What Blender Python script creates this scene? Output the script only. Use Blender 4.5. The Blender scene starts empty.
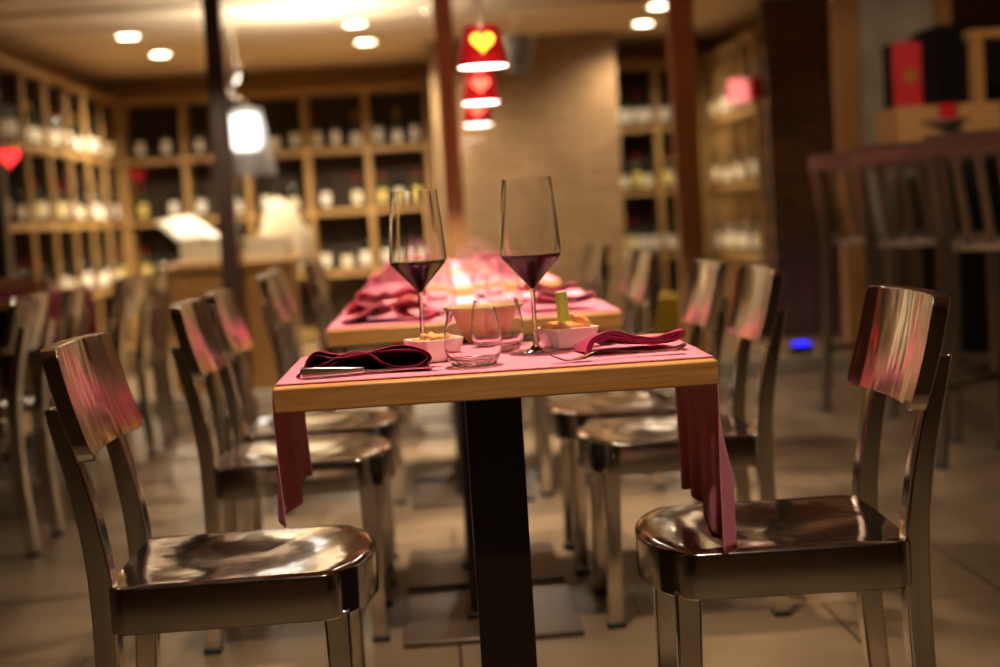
import bpy, bmesh, math, random
from mathutils import Vector, Matrix
C = bpy.context.scene.collection
random.seed(11)
PI = math.pi

# ------------------------------------------------------------------ materials
def nodes(name):
    m = bpy.data.materials.new(name); m.use_nodes = True
    nt = m.node_tree
    return m, nt, nt.nodes['Principled BSDF']

def inp(b, **kw):
    for k, v in kw.items():
        b.inputs[k.replace('_', ' ')].default_value = v

def rgba(c): return (c[0], c[1], c[2], 1)

def lin(r, g, b):
    f = lambda v: ((v/255+.055)/1.055)**2.4 if v > 10 else v/255/12.92
    return (f(r), f(g), f(b))

def plain(name, col, rough=.5, metal=0., var=.12, scale=12., bump=0., stretch=(1, 1, 1), rvar=0., **kw):
    m, nt, b = nodes(name)
    tc = nt.nodes.new('ShaderNodeTexCoord'); mp = nt.nodes.new('ShaderNodeMapping')
    mp.inputs['Scale'].default_value = stretch
    n = nt.nodes.new('ShaderNodeTexNoise'); n.inputs['Scale'].default_value = scale; n.inputs['Detail'].default_value = 4
    nt.links.new(tc.outputs['Object'], mp.inputs[0]); nt.links.new(mp.outputs[0], n.inputs['Vector'])
    r = nt.nodes.new('ShaderNodeValToRGB')
    r.color_ramp.elements[0].position = .3; r.color_ramp.elements[1].position = .7
    r.color_ramp.elements[0].color = rgba([c*(1-var) for c in col]); r.color_ramp.elements[1].color = rgba([min(1, c*(1+var)) for c in col])
    nt.links.new(n.outputs['Fac'], r.inputs[0]); nt.links.new(r.outputs[0], b.inputs['Base Color'])
    inp(b, Roughness=rough, Metallic=metal)
    if rvar:
        mr = nt.nodes.new('ShaderNodeMapRange'); mr.inputs['To Min'].default_value = rough-rvar; mr.inputs['To Max'].default_value = rough+rvar
        nt.links.new(n.outputs['Fac'], mr.inputs[0]); nt.links.new(mr.outputs[0], b.inputs['Roughness'])
    if bump:
        bp = nt.nodes.new('ShaderNodeBump'); bp.inputs['Strength'].default_value = bump; bp.inputs['Distance'].default_value = .004
        nt.links.new(n.outputs['Fac'], bp.inputs['Height']); nt.links.new(bp.outputs[0], b.inputs['Normal'])
    for k, v in kw.items(): b.inputs[k.replace('_', ' ')].default_value = v
    return m

def emit(name, col, s):
    m, nt, b = nodes(name)
    inp(b, Base_Color=rgba(col), Emission_Color=rgba(col), Emission_Strength=s, Roughness=.6)
    return m

def thin_glass(name, tint=(.97, .97, .96), lo=.05, hi=.75, power=4., rough=0.0):
    m, nt, b = nodes(name); nt.nodes.remove(b)
    out = nt.nodes['Material Output']
    lw = nt.nodes.new('ShaderNodeLayerWeight'); lw.inputs['Blend'].default_value = .5
    pw = nt.nodes.new('ShaderNodeMath'); pw.operation = 'POWER'; pw.inputs[1].default_value = power
    mr = nt.nodes.new('ShaderNodeMapRange'); mr.inputs['To Min'].default_value = lo; mr.inputs['To Max'].default_value = hi
    t = nt.nodes.new('ShaderNodeBsdfTransparent'); t.inputs[0].default_value = rgba(tint)
    g = nt.nodes.new('ShaderNodeBsdfGlossy'); g.inputs['Roughness'].default_value = rough
    mx = nt.nodes.new('ShaderNodeMixShader')
    nt.links.new(lw.outputs['Facing'], pw.inputs[0]); nt.links.new(pw.outputs[0], mr.inputs[0])
    nt.links.new(mr.outputs[0], mx.inputs[0]); nt.links.new(t.outputs[0], mx.inputs[1]); nt.links.new(g.outputs[0], mx.inputs[2])
    nt.links.new(mx.outputs[0], out.inputs['Surface'])
    return m

def mixed_glass(name, k):
    m, nt, b = nodes(name); nt.nodes.remove(b); out = nt.nodes['Material Output']
    g = nt.nodes.new('ShaderNodeBsdfGlass'); g.inputs['IOR'].default_value = 1.45; g.inputs['Roughness'].default_value = 0; g.inputs['Color'].default_value = (1, 1, 1, 1)
    t = nt.nodes.new('ShaderNodeBsdfTransparent'); t.inputs[0].default_value = (1, 1, 1, 1)
    mx = nt.nodes.new('ShaderNodeMixShader'); mx.inputs[0].default_value = k
    nt.links.new(t.outputs[0], mx.inputs[1]); nt.links.new(g.outputs[0], mx.inputs[2]); nt.links.new(mx.outputs[0], out.inputs['Surface'])
    return m

def bricks(name, c1, c2, mortar, scale, bw, rh, ms, rough=.8, offset=.5, axis='XY', bump=.4, var=.25):
    m, nt, b = nodes(name)
    tc = nt.nodes.new('ShaderNodeTexCoord')
    sep = nt.nodes.new('ShaderNodeSeparateXYZ'); cmb = nt.nodes.new('ShaderNodeCombineXYZ')
    nt.links.new(tc.outputs['Object'], sep.inputs[0])
    nt.links.new(sep.outputs[axis[0]], cmb.inputs[0]); nt.links.new(sep.outputs[axis[1]], cmb.inputs[1])
    t = nt.nodes.new('ShaderNodeTexBrick'); t.offset = offset
    nt.links.new(cmb.outputs[0], t.inputs['Vector'])
    t.inputs['Color1'].default_value = rgba(c1); t.inputs['Color2'].default_value = rgba(c2); t.inputs['Mortar'].default_value = rgba(mortar)
    t.inputs['Scale'].default_value = scale; t.inputs['Brick Width'].default_value = bw; t.inputs['Row Height'].default_value = rh
    t.inputs['Mortar Size'].default_value = ms; t.inputs['Bias'].default_value = 0
    n = nt.nodes.new('ShaderNodeTexNoise'); n.inputs['Scale'].default_value = 3.5; n.inputs['Detail'].default_value = 6
    nt.links.new(tc.outputs['Object'], n.inputs['Vector'])
    r = nt.nodes.new('ShaderNodeMapRange'); r.inputs['From Min'].default_value = .3; r.inputs['From Max'].default_value = .7
    r.inputs['To Min'].default_value = 1-var; r.inputs['To Max'].default_value = 1+var
    nt.links.new(n.outputs['Fac'], r.inputs[0])
    mul = nt.nodes.new('ShaderNodeVectorMath'); mul.operation = 'MULTIPLY'
    nt.links.new(t.outputs['Color'], mul.inputs[0]); nt.links.new(r.outputs[0], mul.inputs[1])
    nt.links.new(mul.outputs[0], b.inputs['Base Color'])
    r2 = nt.nodes.new('ShaderNodeMapRange'); r2.inputs['To Min'].default_value = rough-.12; r2.inputs['To Max'].default_value = rough+.1
    nt.links.new(n.outputs['Fac'], r2.inputs[0]); nt.links.new(r2.outputs[0], b.inputs['Roughness'])
    bp = nt.nodes.new('ShaderNodeBump'); bp.inputs['Strength'].default_value = bump; bp.inputs['Distance'].default_value = .004; bp.invert = True
    nt.links.new(t.outputs['Fac'], bp.inputs['Height']); nt.links.new(bp.outputs[0], b.inputs['Normal'])
    return m

def wood(name, dark, light, axis=0, scale=9., rough=.45, stretch=14.):
    st = [stretch]*3; st[axis] = 1.
    m, nt, b = nodes(name)
    tc = nt.nodes.new('ShaderNodeTexCoord'); mp = nt.nodes.new('ShaderNodeMapping'); mp.inputs['Scale'].default_value = st
    n = nt.nodes.new('ShaderNodeTexNoise'); n.inputs['Scale'].default_value = scale; n.inputs['Detail'].default_value = 5; n.inputs['Distortion'].default_value = .6
    r = nt.nodes.new('ShaderNodeValToRGB'); r.color_ramp.elements[0].position = .28; r.color_ramp.elements[1].position = .72
    r.color_ramp.elements[0].color = rgba(dark); r.color_ramp.elements[1].color = rgba(light)
    nt.links.new(tc.outputs['Object'], mp.inputs[0]); nt.links.new(mp.outputs[0], n.inputs['Vector'])
    nt.links.new(n.outputs['Fac'], r.inputs[0]); nt.links.new(r.outputs[0], b.inputs['Base Color'])
    bp = nt.nodes.new('ShaderNodeBump'); bp.inputs['Strength'].default_value = .12; bp.inputs['Distance'].default_value = .002
    nt.links.new(n.outputs['Fac'], bp.inputs['Height']); nt.links.new(bp.outputs[0], b.inputs['Normal'])
    inp(b, Roughness=rough)
    return m

def cloth(name, col, weave=900., sheen=.25):
    m, nt, b = nodes(name)
    tc = nt.nodes.new('ShaderNodeTexCoord')
    n = nt.nodes.new('ShaderNodeTexNoise'); n.inputs['Scale'].default_value = 26; n.inputs['Detail'].default_value = 4
    w = nt.nodes.new('ShaderNodeTexNoise'); w.inputs['Scale'].default_value = weave
    nt.links.new(tc.outputs['Object'], n.inputs['Vector']); nt.links.new(tc.outputs['Object'], w.inputs['Vector'])
    r = nt.nodes.new('ShaderNodeValToRGB'); r.color_ramp.elements[0].position = .25; r.color_ramp.elements[1].position = .75
    r.color_ramp.elements[0].color = rgba([c*.88 for c in col]); r.color_ramp.elements[1].color = rgba([min(1, c*1.1) for c in col])
    nt.links.new(n.outputs['Fac'], r.inputs[0]); nt.links.new(r.outputs[0], b.inputs['Base Color'])
    bp = nt.nodes.new('ShaderNodeBump'); bp.inputs['Strength'].default_value = .25; bp.inputs['Distance'].default_value = .001
    nt.links.new(w.outputs['Fac'], bp.inputs['Height']); nt.links.new(bp.outputs[0], b.inputs['Normal'])
    inp(b, Roughness=.85, Sheen_Weight=sheen, Sheen_Roughness=.4)
    b.inputs['Sheen Tint'].default_value = rgba([min(1, c*1.3+.1) for c in col])
    return m

def steel_mat(name, r0, r1, bump, aniso):
    m, nt, b = nodes(name)
    tc = nt.nodes.new('ShaderNodeTexCoord'); mp = nt.nodes.new('ShaderNodeMapping'); mp.inputs['Scale'].default_value = (3, 60, 3)
    n = nt.nodes.new('ShaderNodeTexNoise'); n.inputs['Scale'].default_value = 6; n.inputs['Detail'].default_value = 5
    nt.links.new(tc.outputs['Object'], mp.inputs[0]); nt.links.new(mp.outputs[0], n.inputs['Vector'])
    mr = nt.nodes.new('ShaderNodeMapRange'); mr.inputs['To Min'].default_value = r0; mr.inputs['To Max'].default_value = r1
    nt.links.new(n.outputs['Fac'], mr.inputs[0]); nt.links.new(mr.outputs[0], b.inputs['Roughness'])
    n2 = nt.nodes.new('ShaderNodeTexNoise'); n2.inputs['Scale'].default_value = 9; n2.inputs['Detail'].default_value = 2
    mp2 = nt.nodes.new('ShaderNodeMapping'); mp2.inputs['Scale'].default_value = (1.2, 1.2, .06)
    nt.links.new(tc.outputs['Object'], mp2.inputs[0]); nt.links.new(mp2.outputs[0], n2.inputs['Vector'])
    bp = nt.nodes.new('ShaderNodeBump'); bp.inputs['Strength'].default_value = bump; bp.inputs['Distance'].default_value = .02
    if aniso:
        tg = nt.nodes.new('ShaderNodeTangent'); tg.direction_type = 'RADIAL'; tg.axis = 'Z'
        nt.links.new(tg.outputs[0], b.inputs['Tangent']); inp(b, Anisotropic=aniso, Anisotropic_Rotation=.25)
    nt.links.new(n2.outputs['Fac'], bp.inputs['Height']); nt.links.new(bp.outputs[0], b.inputs['Normal'])
    inp(b, Metallic=1., Base_Color=(.76, .72, .67, 1))
    return m

M = dict(
    steel=steel_mat('brushed_steel', .09, .16, .34, .5),
    steelseat=steel_mat('polished_steel', .09, .17, .10, 0),
    cutlery=plain('cutlery_steel', (.78, .74, .70), .16, 1., .04),
    rubber=plain('rubber', (.012, .012, .012), .6),
    oak=wood('oak', lin(176, 118, 58), lin(214, 158, 92), 0, 7., .42),
    rack=wood('rack_pine', lin(142, 108, 60), lin(170, 136, 84), 2, 6., .5),
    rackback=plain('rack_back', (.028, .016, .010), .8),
    darkwood=wood('dark_post', lin(36, 17, 11), lin(50, 25, 15), 2, 5., .45),
    postwood=wood('brown_post', lin(138, 92, 42), lin(164, 114, 56), 2, 5., .55),
    counter=wood('counter_wood', lin(150, 106, 52), lin(178, 130, 68), 2, 5., .5),
    cratewood=wood('crate_wood', lin(150, 108, 60), lin(186, 140, 84), 0, 8., .6),
    column=plain('column_dark', (.012, .004, .003), .38, 0., .1),
    plate=plain('plate_bronze', (.12, .085, .06), .35, .6, .2, 9.),
    pink=cloth('pink_cloth', lin(238, 138, 160)),
    raspberry=cloth('raspberry_cloth', lin(168, 38, 80)),
    brick=bricks('tan_brick', lin(148, 122, 90), lin(134, 108, 78), lin(112, 90, 66), 1., .24, .07, .006, .85, .5, 'XZ', .3, .12),
    brickdark=bricks('brown_brick', lin(112, 76, 42), lin(92, 62, 34), lin(60, 40, 22), 1., .3, .09, .008, .85, .5, 'XZ', .4, .2),
    floor=bricks('stone_tiles', lin(118, 98, 74), lin(108, 90, 68), lin(62, 50, 38), 1., .9, .6, .005, .34, .5, 'XY', .25, .22),
    ceiling=plain('ceiling_plaster', lin(222, 206, 180), .9, 0., .05, 2.),
    wallwarm=plain('wall_plaster', lin(186, 150, 100), .9, 0., .08, 3.),
    walldark=plain('wall_brown', lin(120, 88, 60), .8, 0., .2, 3.),
    wallright=plain('wall_light_plaster', lin(206, 192, 172), .9, 0., .06, 2.),
    concrete=plain('concrete', lin(150, 138, 122), .85, 0., .18, 7., .3),
    base=plain('skirting', lin(150, 138, 120), .5),
    pane=thin_glass('window_glass', (.95, .95, .94), .08, .9, 4.),
    glass=mixed_glass('crystal', 1.),
    tumblerglass=mixed_glass('tumbler_glass', 1.),
    wine=plain('red_wine', (.020, .0012, .003), .05, 0., .02, Specular_IOR_Level=.08),
    water=thin_glass('water_surface', (.96, .96, .96), .06, .9, 3.),
    bottle=plain('bottle_dark', (.006, .009, .005), .08, 0., .2),
    bottle2=plain('bottle_green', (.02, .035, .012), .08, 0., .2),
    cream=plain('paper_cream', lin(236, 226, 200), .7, 0., .04),
    white=plain('paper_white', lin(240, 236, 226), .7, 0., .03),
    yellowlabel=plain('paper_yellow', lin(226, 206, 120), .7, 0., .04),
    capred=plain('foil_red', lin(140, 16, 24), .3, .3),
    capblack=plain('foil_black', (.01, .01, .01), .3, .3),
    capgold=plain('foil_gold', lin(190, 150, 70), .3, .8),
    redgloss=plain('red_gloss', lin(170, 14, 20), .3, 0., .05),
    redtall=plain('red_paper', lin(178, 18, 34), .5, 0., .05),
    gold=plain('gold_print', lin(200, 160, 60), .35, .7, .15, 30.),
    ceramic=plain('ceramic_white', lin(240, 226, 214), .25, 0., .02),
    tan=plain('tan_glaze', lin(206, 172, 116), .35, 0., .08, 30.),
    nut=plain('toasted_crumb', lin(222, 160, 92), .7, 0., .25, 60., .6),
    bread=plain('toasted_bread', lin(240, 150, 80), .65, 0., .3, 50., .6),
    celery=plain('celery_green', lin(196, 220, 92), .5, 0., .2, 60., .4, (6, 6, .4)),
    black=plain('black_lacquer', (.005, .004, .004), .8, Specular_IOR_Level=.15),
    yellow=plain('yellow_card', lin(186, 160, 24), .6),
    stoolmetal=plain('stool_metal', (.18, .135, .10), .36, .8, .1),
    stoolseat=plain('stool_seat', (.62, .56, .48), .3, .9, .08),
    frost=thin_glass('frosted_shade', (.72, .72, .72), .25, .6, 1.5, .5),
    chrome=plain('chrome', (.8, .8, .8), .12, 1., .02),
    ring=plain('lamp_ring', lin(220, 210, 196), .4),
    lamp=emit('lamp_glow', (1, .82, .58), 22.),
    whitelamp=emit('white_lamp_glow', (1, .95, .88), 9.),
    pendglow=emit('pendant_diffuser_glow', (1, .86, .72), 9.),
    heartglow=emit('heart_glow', (1, .42, .02), 2.2),
    heartred=emit('heart_red_glow', (1, .10, .06), 1.5),
    redglow=emit('red_heart_glow', (1, .03, .03), 1.6),
    pinkglow=emit('pink_shade_glow', (1, .25, .22), 1.0),
    blue=emit('blue_glow', (.004, .006, 1), 3.5),
    cord=plain('white_cord', lin(232, 214, 186), .5),
)

# ------------------------------------------------------------------ mesh helpers
def obj(name, bm, mat, parent=None, smooth=40, bevel=0., seg=2, subsurf=0, solid=0., loc=None):
    bmesh.ops.recalc_face_normals(bm, faces=bm.faces)
    me = bpy.data.meshes.new(name); bm.to_mesh(me); bm.free()
    me.materials.append(mat)
    o = bpy.data.objects.new(name, me); C.objects.link(o)
    if loc: o.location = loc
    if smooth is not None:
        for p in me.polygons: p.use_smooth = True
        try: me.set_sharp_from_angle(angle=math.radians(smooth))
        except Exception: pass
    if solid:
        s = o.modifiers.new('thick', 'SOLIDIFY'); s.thickness = solid; s.offset = 0
    if bevel:
        b = o.modifiers.new('bevel', 'BEVEL'); b.width = bevel; b.segments = seg; b.limit_method = 'ANGLE'; b.angle_limit = math.radians(35)
        b.harden_normals = False
    if subsurf:
        s = o.modifiers.new('sub', 'SUBSURF'); s.levels = subsurf; s.render_levels = subsurf
    if parent: o.parent = parent
    return o

def tag(o, label=None, cat=None, group=None, kind=None):
    if label: o['label'] = label
    if cat: o['category'] = cat
    if group: o['group'] = group
    if kind: o['kind'] = kind
    return o

def thing(name, label, cat, loc=(0, 0, 0), rz=0., group=None):
    o = bpy.data.objects.new(name, None); C.objects.link(o); o.empty_display_size = .05
    o.location = loc; o.rotation_euler = (0, 0, rz)
    return tag(o, label, cat, group)

def struct(name, bm, mat, parent=None, **kw):
    o = obj(name, bm, mat, parent, **kw)
    if not parent: o['kind'] = 'structure'
    return o

def kids(o): return [c for c in bpy.data.objects if c.parent == o]

def copy_tree(o, parent=None):
    c = o.copy(); C.objects.link(c); c.parent = parent
    for ch in kids(o): copy_tree(ch, c)
    return c

def dup(root, loc, rz, label, group=None):
    c = copy_tree(root); c.location = loc; c.rotation_euler = (0, 0, rz); c['label'] = label
    if group: c['group'] = group
    return c

def box(bm, x0, x1, y0, y1, z0, z1):
    r = bmesh.ops.create_cube(bm, size=1.)
    bmesh.ops.scale(bm, vec=(x1-x0, y1-y0, z1-z0), verts=r['verts'])
    bmesh.ops.translate(bm, vec=((x0+x1)/2, (y0+y1)/2, (z0+z1)/2), verts=r['verts'])
    return r['verts']

def bx(*a):
    bm = bmesh.new(); box(bm, *a); return bm

def sweep(bm, pts, prof, up=Vector((0, 0, 1)), scales=None, cap=True):
    """prof: list of (a,b) in the (side, up) frame; pts: list of vectors"""
    pts = [Vector(p) for p in pts]; rings = []
    for i, p in enumerate(pts):
        t = (pts[min(i+1, len(pts)-1)]-pts[max(i-1, 0)]).normalized()
        s = t.cross(up)
        if s.length < 1e-4: s = t.cross(Vector((0, 1, 0)))
        s.normalize(); u = s.cross(t).normalized()
        sa, sb = (scales[i] if scales else (1, 1))
        rings.append([bm.verts.new(p+s*a*sa+u*b*sb) for a, b in prof])
    n = len(prof)
    for r0, r1 in zip(rings, rings[1:]):
        for k in range(n): bm.faces.new((r0[k], r0[(k+1) % n], r1[(k+1) % n], r1[k]))
    if cap:
        bm.faces.new(rings[0][::-1]); bm.faces.new(rings[-1])
    return rings

def circ(r, n=12): return [(r*math.cos(2*PI*k/n), r*math.sin(2*PI*k/n)) for k in range(n)]
def rect(a, b): return [(-a/2, -b/2), (a/2, -b/2), (a/2, b/2), (-a/2, b/2)]

def tube(bm, pts, r, n=10): return sweep(bm, pts, circ(r, n))

def lathe(bm, prof, n=40, close=False, cx=0, cy=0, rot=0.):
    rings = []
    for r, z in prof:
        if r < 1e-6: rings.append([bm.verts.new((cx, cy, z))])
        else: rings.append([bm.verts.new((cx+r*math.cos(2*PI*k/n+rot), cy+r*math.sin(2*PI*k/n+rot), z)) for k in range(n)])
    pairs = list(zip(rings, rings[1:]))
    if close: pairs.append((rings[-1], rings[0]))
    for a, b in pairs:
        for k in range(n):
            k2 = (k+1) % n
            if len(a) == 1 and len(b) == 1: continue
            if len(a) == 1: bm.faces.new((a[0], b[k2], b[k]))
            elif len(b) == 1: bm.faces.new((a[k], a[k2], b[0]))
            else: bm.faces.new((a[k], a[k2], b[k2], b[k]))

def grid(bm, f, nu, nv):
    vs = [[bm.verts.new(f(i/nu, j/nv)) for j in range(nv+1)] for i in range(nu+1)]
    for i in range(nu):
        for j in range(nv): bm.faces.new((vs[i][j], vs[i+1][j], vs[i+1][j+1], vs[i][j+1]))
    return vs

def smoothpath(pts, n=6):
    """Catmull-Rom through the points"""
    P = [Vector(p) for p in pts]; out = []
    for i in range(len(P)-1):
        p0, p1, p2, p3 = P[max(i-1, 0)], P[i], P[i+1], P[min(i+2, len(P)-1)]
        for k in range(n):
            t = k/n
            out.append(.5*((2*p1)+(p2-p0)*t+(2*p0-5*p1+4*p2-p3)*t*t+(3*p1-p0-3*p2+p3)*t**3))
    out.append(P[-1]); return out

# ------------------------------------------------------------------ camera
CAMH = 1.008
cam = bpy.data.cameras.new('camera'); co = bpy.data.objects.new('camera', cam); C.objects.link(co)
psi, pit, rol = [math.radians(a) for a in (2.3, 4.56, 3.5)]
F = Vector((math.sin(psi)*math.cos(pit), math.cos(psi)*math.cos(pit), -math.sin(pit)))
R0 = Vector((math.cos(psi), -math.sin(psi), 0)); U0 = R0.cross(F)
Rr = R0*math.cos(rol)-U0*math.sin(rol); Uu = R0*math.sin(rol)+U0*math.cos(rol)
mat = Matrix.Identity(4)
for i in range(3): mat[i][0] = Rr[i]; mat[i][1] = Uu[i]; mat[i][2] = -F[i]
mat[2][3] = CAMH
co.matrix_world = mat
cam.sensor_fit = 'HORIZONTAL'; cam.sensor_width = 36; cam.lens = 36*1500/1000
cam.clip_start = .02
cam.dof.use_dof = True; cam.dof.focus_distance = 2.42; cam.dof.aperture_fstop = 2.1
bpy.context.scene.camera = co

# ------------------------------------------------------------------ room shell
PY = 8.5           # glass partition
struct('floor', bx(-4.2, 5.2, -2.6, 14., -.1, 0), M['floor'])
struct('ceiling', bx(-4.2, 5.2, -2.6, PY+.06, 2.95, 3.05), M['walldark'])
cb = bx(-4.2, 5.2, PY+.06, 14., 2.4, 2.5); struct('ceiling_cellar', cb, M['ceiling'])
struct('wall_left', bx(-4.2, -4.1, -2.6, 14., 0, 3.05), M['walldark'])
struct('wall_right', bx(5.1, 5.2, -2.6, 14., 0, 3.05), M['wallright'])
struct('wall_behind', bx(-4.1, 5.1, -2.6, -2.5, 0, 3.05), M['walldark'])
struct('wall_back', bx(-4.1, 5.1, 13.62, 13.72, 0, 2.4), M['wallwarm'])
struct('wall_header', bx(-4.1, 5.1, PY-.06, PY+.06, 2.4, 2.95), M['walldark'])
struct('wall_cellar_left', bx(-3.1, -2.98, PY+.06, 13.62, 0, 2.4), M['wallwarm'])
struct('wall_chimney', bx(.06, 1.53, 12., 13.62, 0, 2.4), M['brick'])
struct('wall_cellar_alcove', bx(1.53, 2.72, 13.0, 13.62, 0, 2.4), M['wallwarm'])
struct('wall_cellar_right', bx(2.40, 5.1, 10.55, 10.67, 0, 2.4), M['brickdark'])
struct('wall_cellar_side', bx(2.66, 2.76, 10.67, 13., 0, 2.4), M['wallwarm'])
struct('wall_pillar', bx(2.47, 2.90, 8.46, 8.8, 0, 2.95), M['concrete'], bevel=.01)
# ceiling joints of the cellar
for i, y in enumerate((9.35, 10.15)):
    struct('trim_%d' % (i+1), bx(-3., 5., y, y+.05, 2.375, 2.4), M['ceiling'])
# posts of the glass partition
posts = [(-2.42, .1, 'darkwood'), (-1.145, .1, 'darkwood'), (.13, .11, 'postwood'), (1.46, .14, 'postwood'), (2.395, .13, 'postwood'), (2.95, .09, 'postwood')]  # left posts darker: their backlit shade is put into the wood colour
for i, (x, w, m) in enumerate(posts):
    struct('trim_%d' % (i+3), bx(x-w/2, x+w/2, PY-.06, PY+.06, 0, 2.4), M[m], bevel=.006)
# low kerb the glass stands on
struct('baseboard_front', bx(-4.1, 2.47, PY-.05, PY+.05, 0, .09), M['base'], bevel=.005)
xs = [-4.1, -2.42, -1.145, .13, 1.46, 2.395]
for i in range(len(xs)-1):
    struct('window_%d' % (i+1), bx(xs[i]+.06, xs[i+1]-.075, PY-.005, PY+.005, .09, 2.4), M['pane'])

# ------------------------------------------------------------------ dining chair
def seat_outline(n=72):
    """closed plan outline, x forward: straight sides, gently bowed rear, bulging front"""
    pts = []
    hw, xr, xf, bulge = .202, -.212, .166, .056
    def corner(cx, cy, r, a0, a1, k=7):
        for i in range(k+1):
            a = a0+(a1-a0)*i/k; pts.append((cx+r*math.cos(a), cy+r*math.sin(a)))
    corner(xr+.03, hw-.03, .03, PI, PI/2)              # rear left
    corner(xf-.035, hw-.004-.035, .035, PI/2, PI*.14)   # front left
    for i in range(1, 12):
        t = i/12; y = (hw-.03)*(1-2*t); pts.append((xf-.012+bulge*(1-(y/(hw-.02))**2)**.8+.004, y))
    corner(xf-.035, -(hw-.004-.035), .035, -PI*.14, -PI/2)
    corner(xr+.03, -(hw-.03), .03, -PI/2, -PI)
    for i in range(1, 8):
        t = i/8; y = -(hw-.03)*(1-2*t); pts.append((xr-.006*(1-(y/hw)**2), y))
    return pts

def seat_z(x, y):
    return .452-.016*math.exp(-((x+.05)/.13)**2-(y/.14)**2)+.007*math.exp(-((x-.17)/.07)**2-(y/.09)**2)

def make_seat():
    bm = bmesh.new(); ol = seat_outline(); n = len(ol)
    cx = -.01
    levels = [('in', .93, .382), ('off', -.004, .373), ('off', 0., .376), ('off', 0., .443), ('off', -.0012, .4475), ('off', -.004, .450)]
    rings = []
    nrm = []
    for i in range(n):
        a = Vector(ol[i-1]); b = Vector(ol[(i+1) % n]); t = (b-a).normalized(); nrm.append(Vector((-t.y, t.x)))
    for kind, v, z in levels:
        if kind == 'in': rings.append([bm.verts.new((cx+(x-cx)*v, y*v, z)) for x, y in ol])
        else: rings.append([bm.verts.new((x+nx.x*v, y+nx.y*v, z)) for (x, y), nx in zip(ol, nrm)])
    for s in (.93, .86, .76, .64, .5, .36, .2):
        rings.append([bm.verts.new((cx+(x-cx)*s, y*s, min(seat_z(cx+(x-cx)*s, y*s), .4545))) for x, y in ol])
    for a, b in zip(rings, rings[1:]):
        for k in range(n): bm.faces.new((a[k], a[(k+1) % n], b[(k+1) % n], b[k]))
    c = bm.verts.new((cx, 0, seat_z(cx, 0)))
    for k in range(n): bm.faces.new((rings[-1][k], rings[-1][(k+1) % n], c))
    bm.faces.new(rings[0])
    return bm

def make_backrest():
    bm = bmesh.new(); th = .027; hw = .210; z0, z1 = .656, .836; r = .022
    lean = .262
    nu, nv = 26, 12
    def pos(u, v, side):
        y = (u*2-1)*hw; z = z0+(z1-z0)*v
        # rounded corners: shrink height near the ends
        e = max(0, abs(y)-(hw-r)); cut = r-math.sqrt(max(0, r*r-e*e))
        zz = min(max(z, z0+cut), z1-cut)
        x = -.220-lean*(zz-z0)-.026*(1-(y/hw)**2)-.004*math.sin((zz-z0)/(z1-z0)*PI)+side*th/2
        return (x, y, zz)
    def usp(u): return .5-.5*math.cos(u*PI)
    f = grid(bm, lambda u, v: pos(usp(u), v, 1), nu, nv); b = grid(bm, lambda u, v: pos(usp(u), v, -1), nu, nv)
    for i in range(nu):
        bm.faces.new((f[i][0], f[i+1][0], b[i+1][0], b[i][0])); bm.faces.new((f[i][nv], b[i][nv], b[i+1][nv], f[i+1][nv]))
    for j in range(nv):
        bm.faces.new((f[0][j], b[0][j], b[0][j+1], f[0][j+1])); bm.faces.new((f[nu][j], f[nu][j+1], b[nu][j+1], b[nu][j]))
    bmesh.ops.remove_doubles(bm, verts=bm.verts, dist=.0006)
    bmesh.ops.dissolve_degenerate(bm, dist=.0004, edges=bm.edges)
    return bm

def bar_between(bm, pts, wx, wy):
    """vertical-ish bar with rectangular section; pts (x,y,z,kx) from bottom up"""
    rings = []
    for x, y, z, k in pts:
        a, b = wx*k/2, wy/2
        rings.append([bm.verts.new((x+sx*a, y+sy*b, z)) for sx, sy in ((-1, -1), (1, -1), (1, 1), (-1, 1))])
    for r0, r1 in zip(rings, rings[1:]):
        for k in range(4): bm.faces.new((r0[k], r0[(k+1) % 4], r1[(k+1) % 4], r1[k]))
    bm.faces.new(rings[0][::-1]); bm.faces.new(rings[-1])

def make_chair():
    t = thing('dining_chair', '', 'chair')
    obj('seat', make_seat(), M['steelseat'], t, smooth=35)
    obj('backrest', make_backrest(), M['steel'], t, smooth=50, bevel=.003)
    for s in (-1, 1):
        bm = bmesh.new()
        P = smoothpath([(-.246, s*.160, .012), (-.232, s*.160, .15), (-.223, s*.160, .28), (-.222, s*.160, .42), (-.227, s*.160, .50), (-.243, s*.160, .60), (-.264, s*.160, .69), (-.275, s*.160, .742)], 3)
        bar_between(bm, [(p.x, p.y, p.z, 1.05-.30*max(0, (p.z-.45)/.3)) for p in P], .037, .046)
        l = obj('back_post', bm, M['steel'], t, bevel=.004, smooth=40)
        obj('foot', bx(-.2665, -.2255, s*.160-.025, s*.160+.025, 0, .014), M['rubber'], l, bevel=.003)
        bm = bmesh.new()
        bar_between(bm, [(.158, s*.166, .012, .9), (.153, s*.166, .2, .95), (.150, s*.166, .385, 1.05)], .040, .030)
        l = obj('leg', bm, M['steel'], t, bevel=.004, smooth=40)
        obj('foot', bx(.137, .179, s*.166-.017, s*.166+.017, 0, .014), M['rubber'], l, bevel=.003)
    return t
chair = make_chair()
first = [True]
def put_chair(x, y, rz, label, group):
    if first[0]:
        first[0] = False; chair.location = (x, y, 0); chair.rotation_euler = (0, 0, rz); chair['label'] = label; chair['group'] = group; return chair
    return dup(chair, (x, y, 0), rz, label, group)

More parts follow.
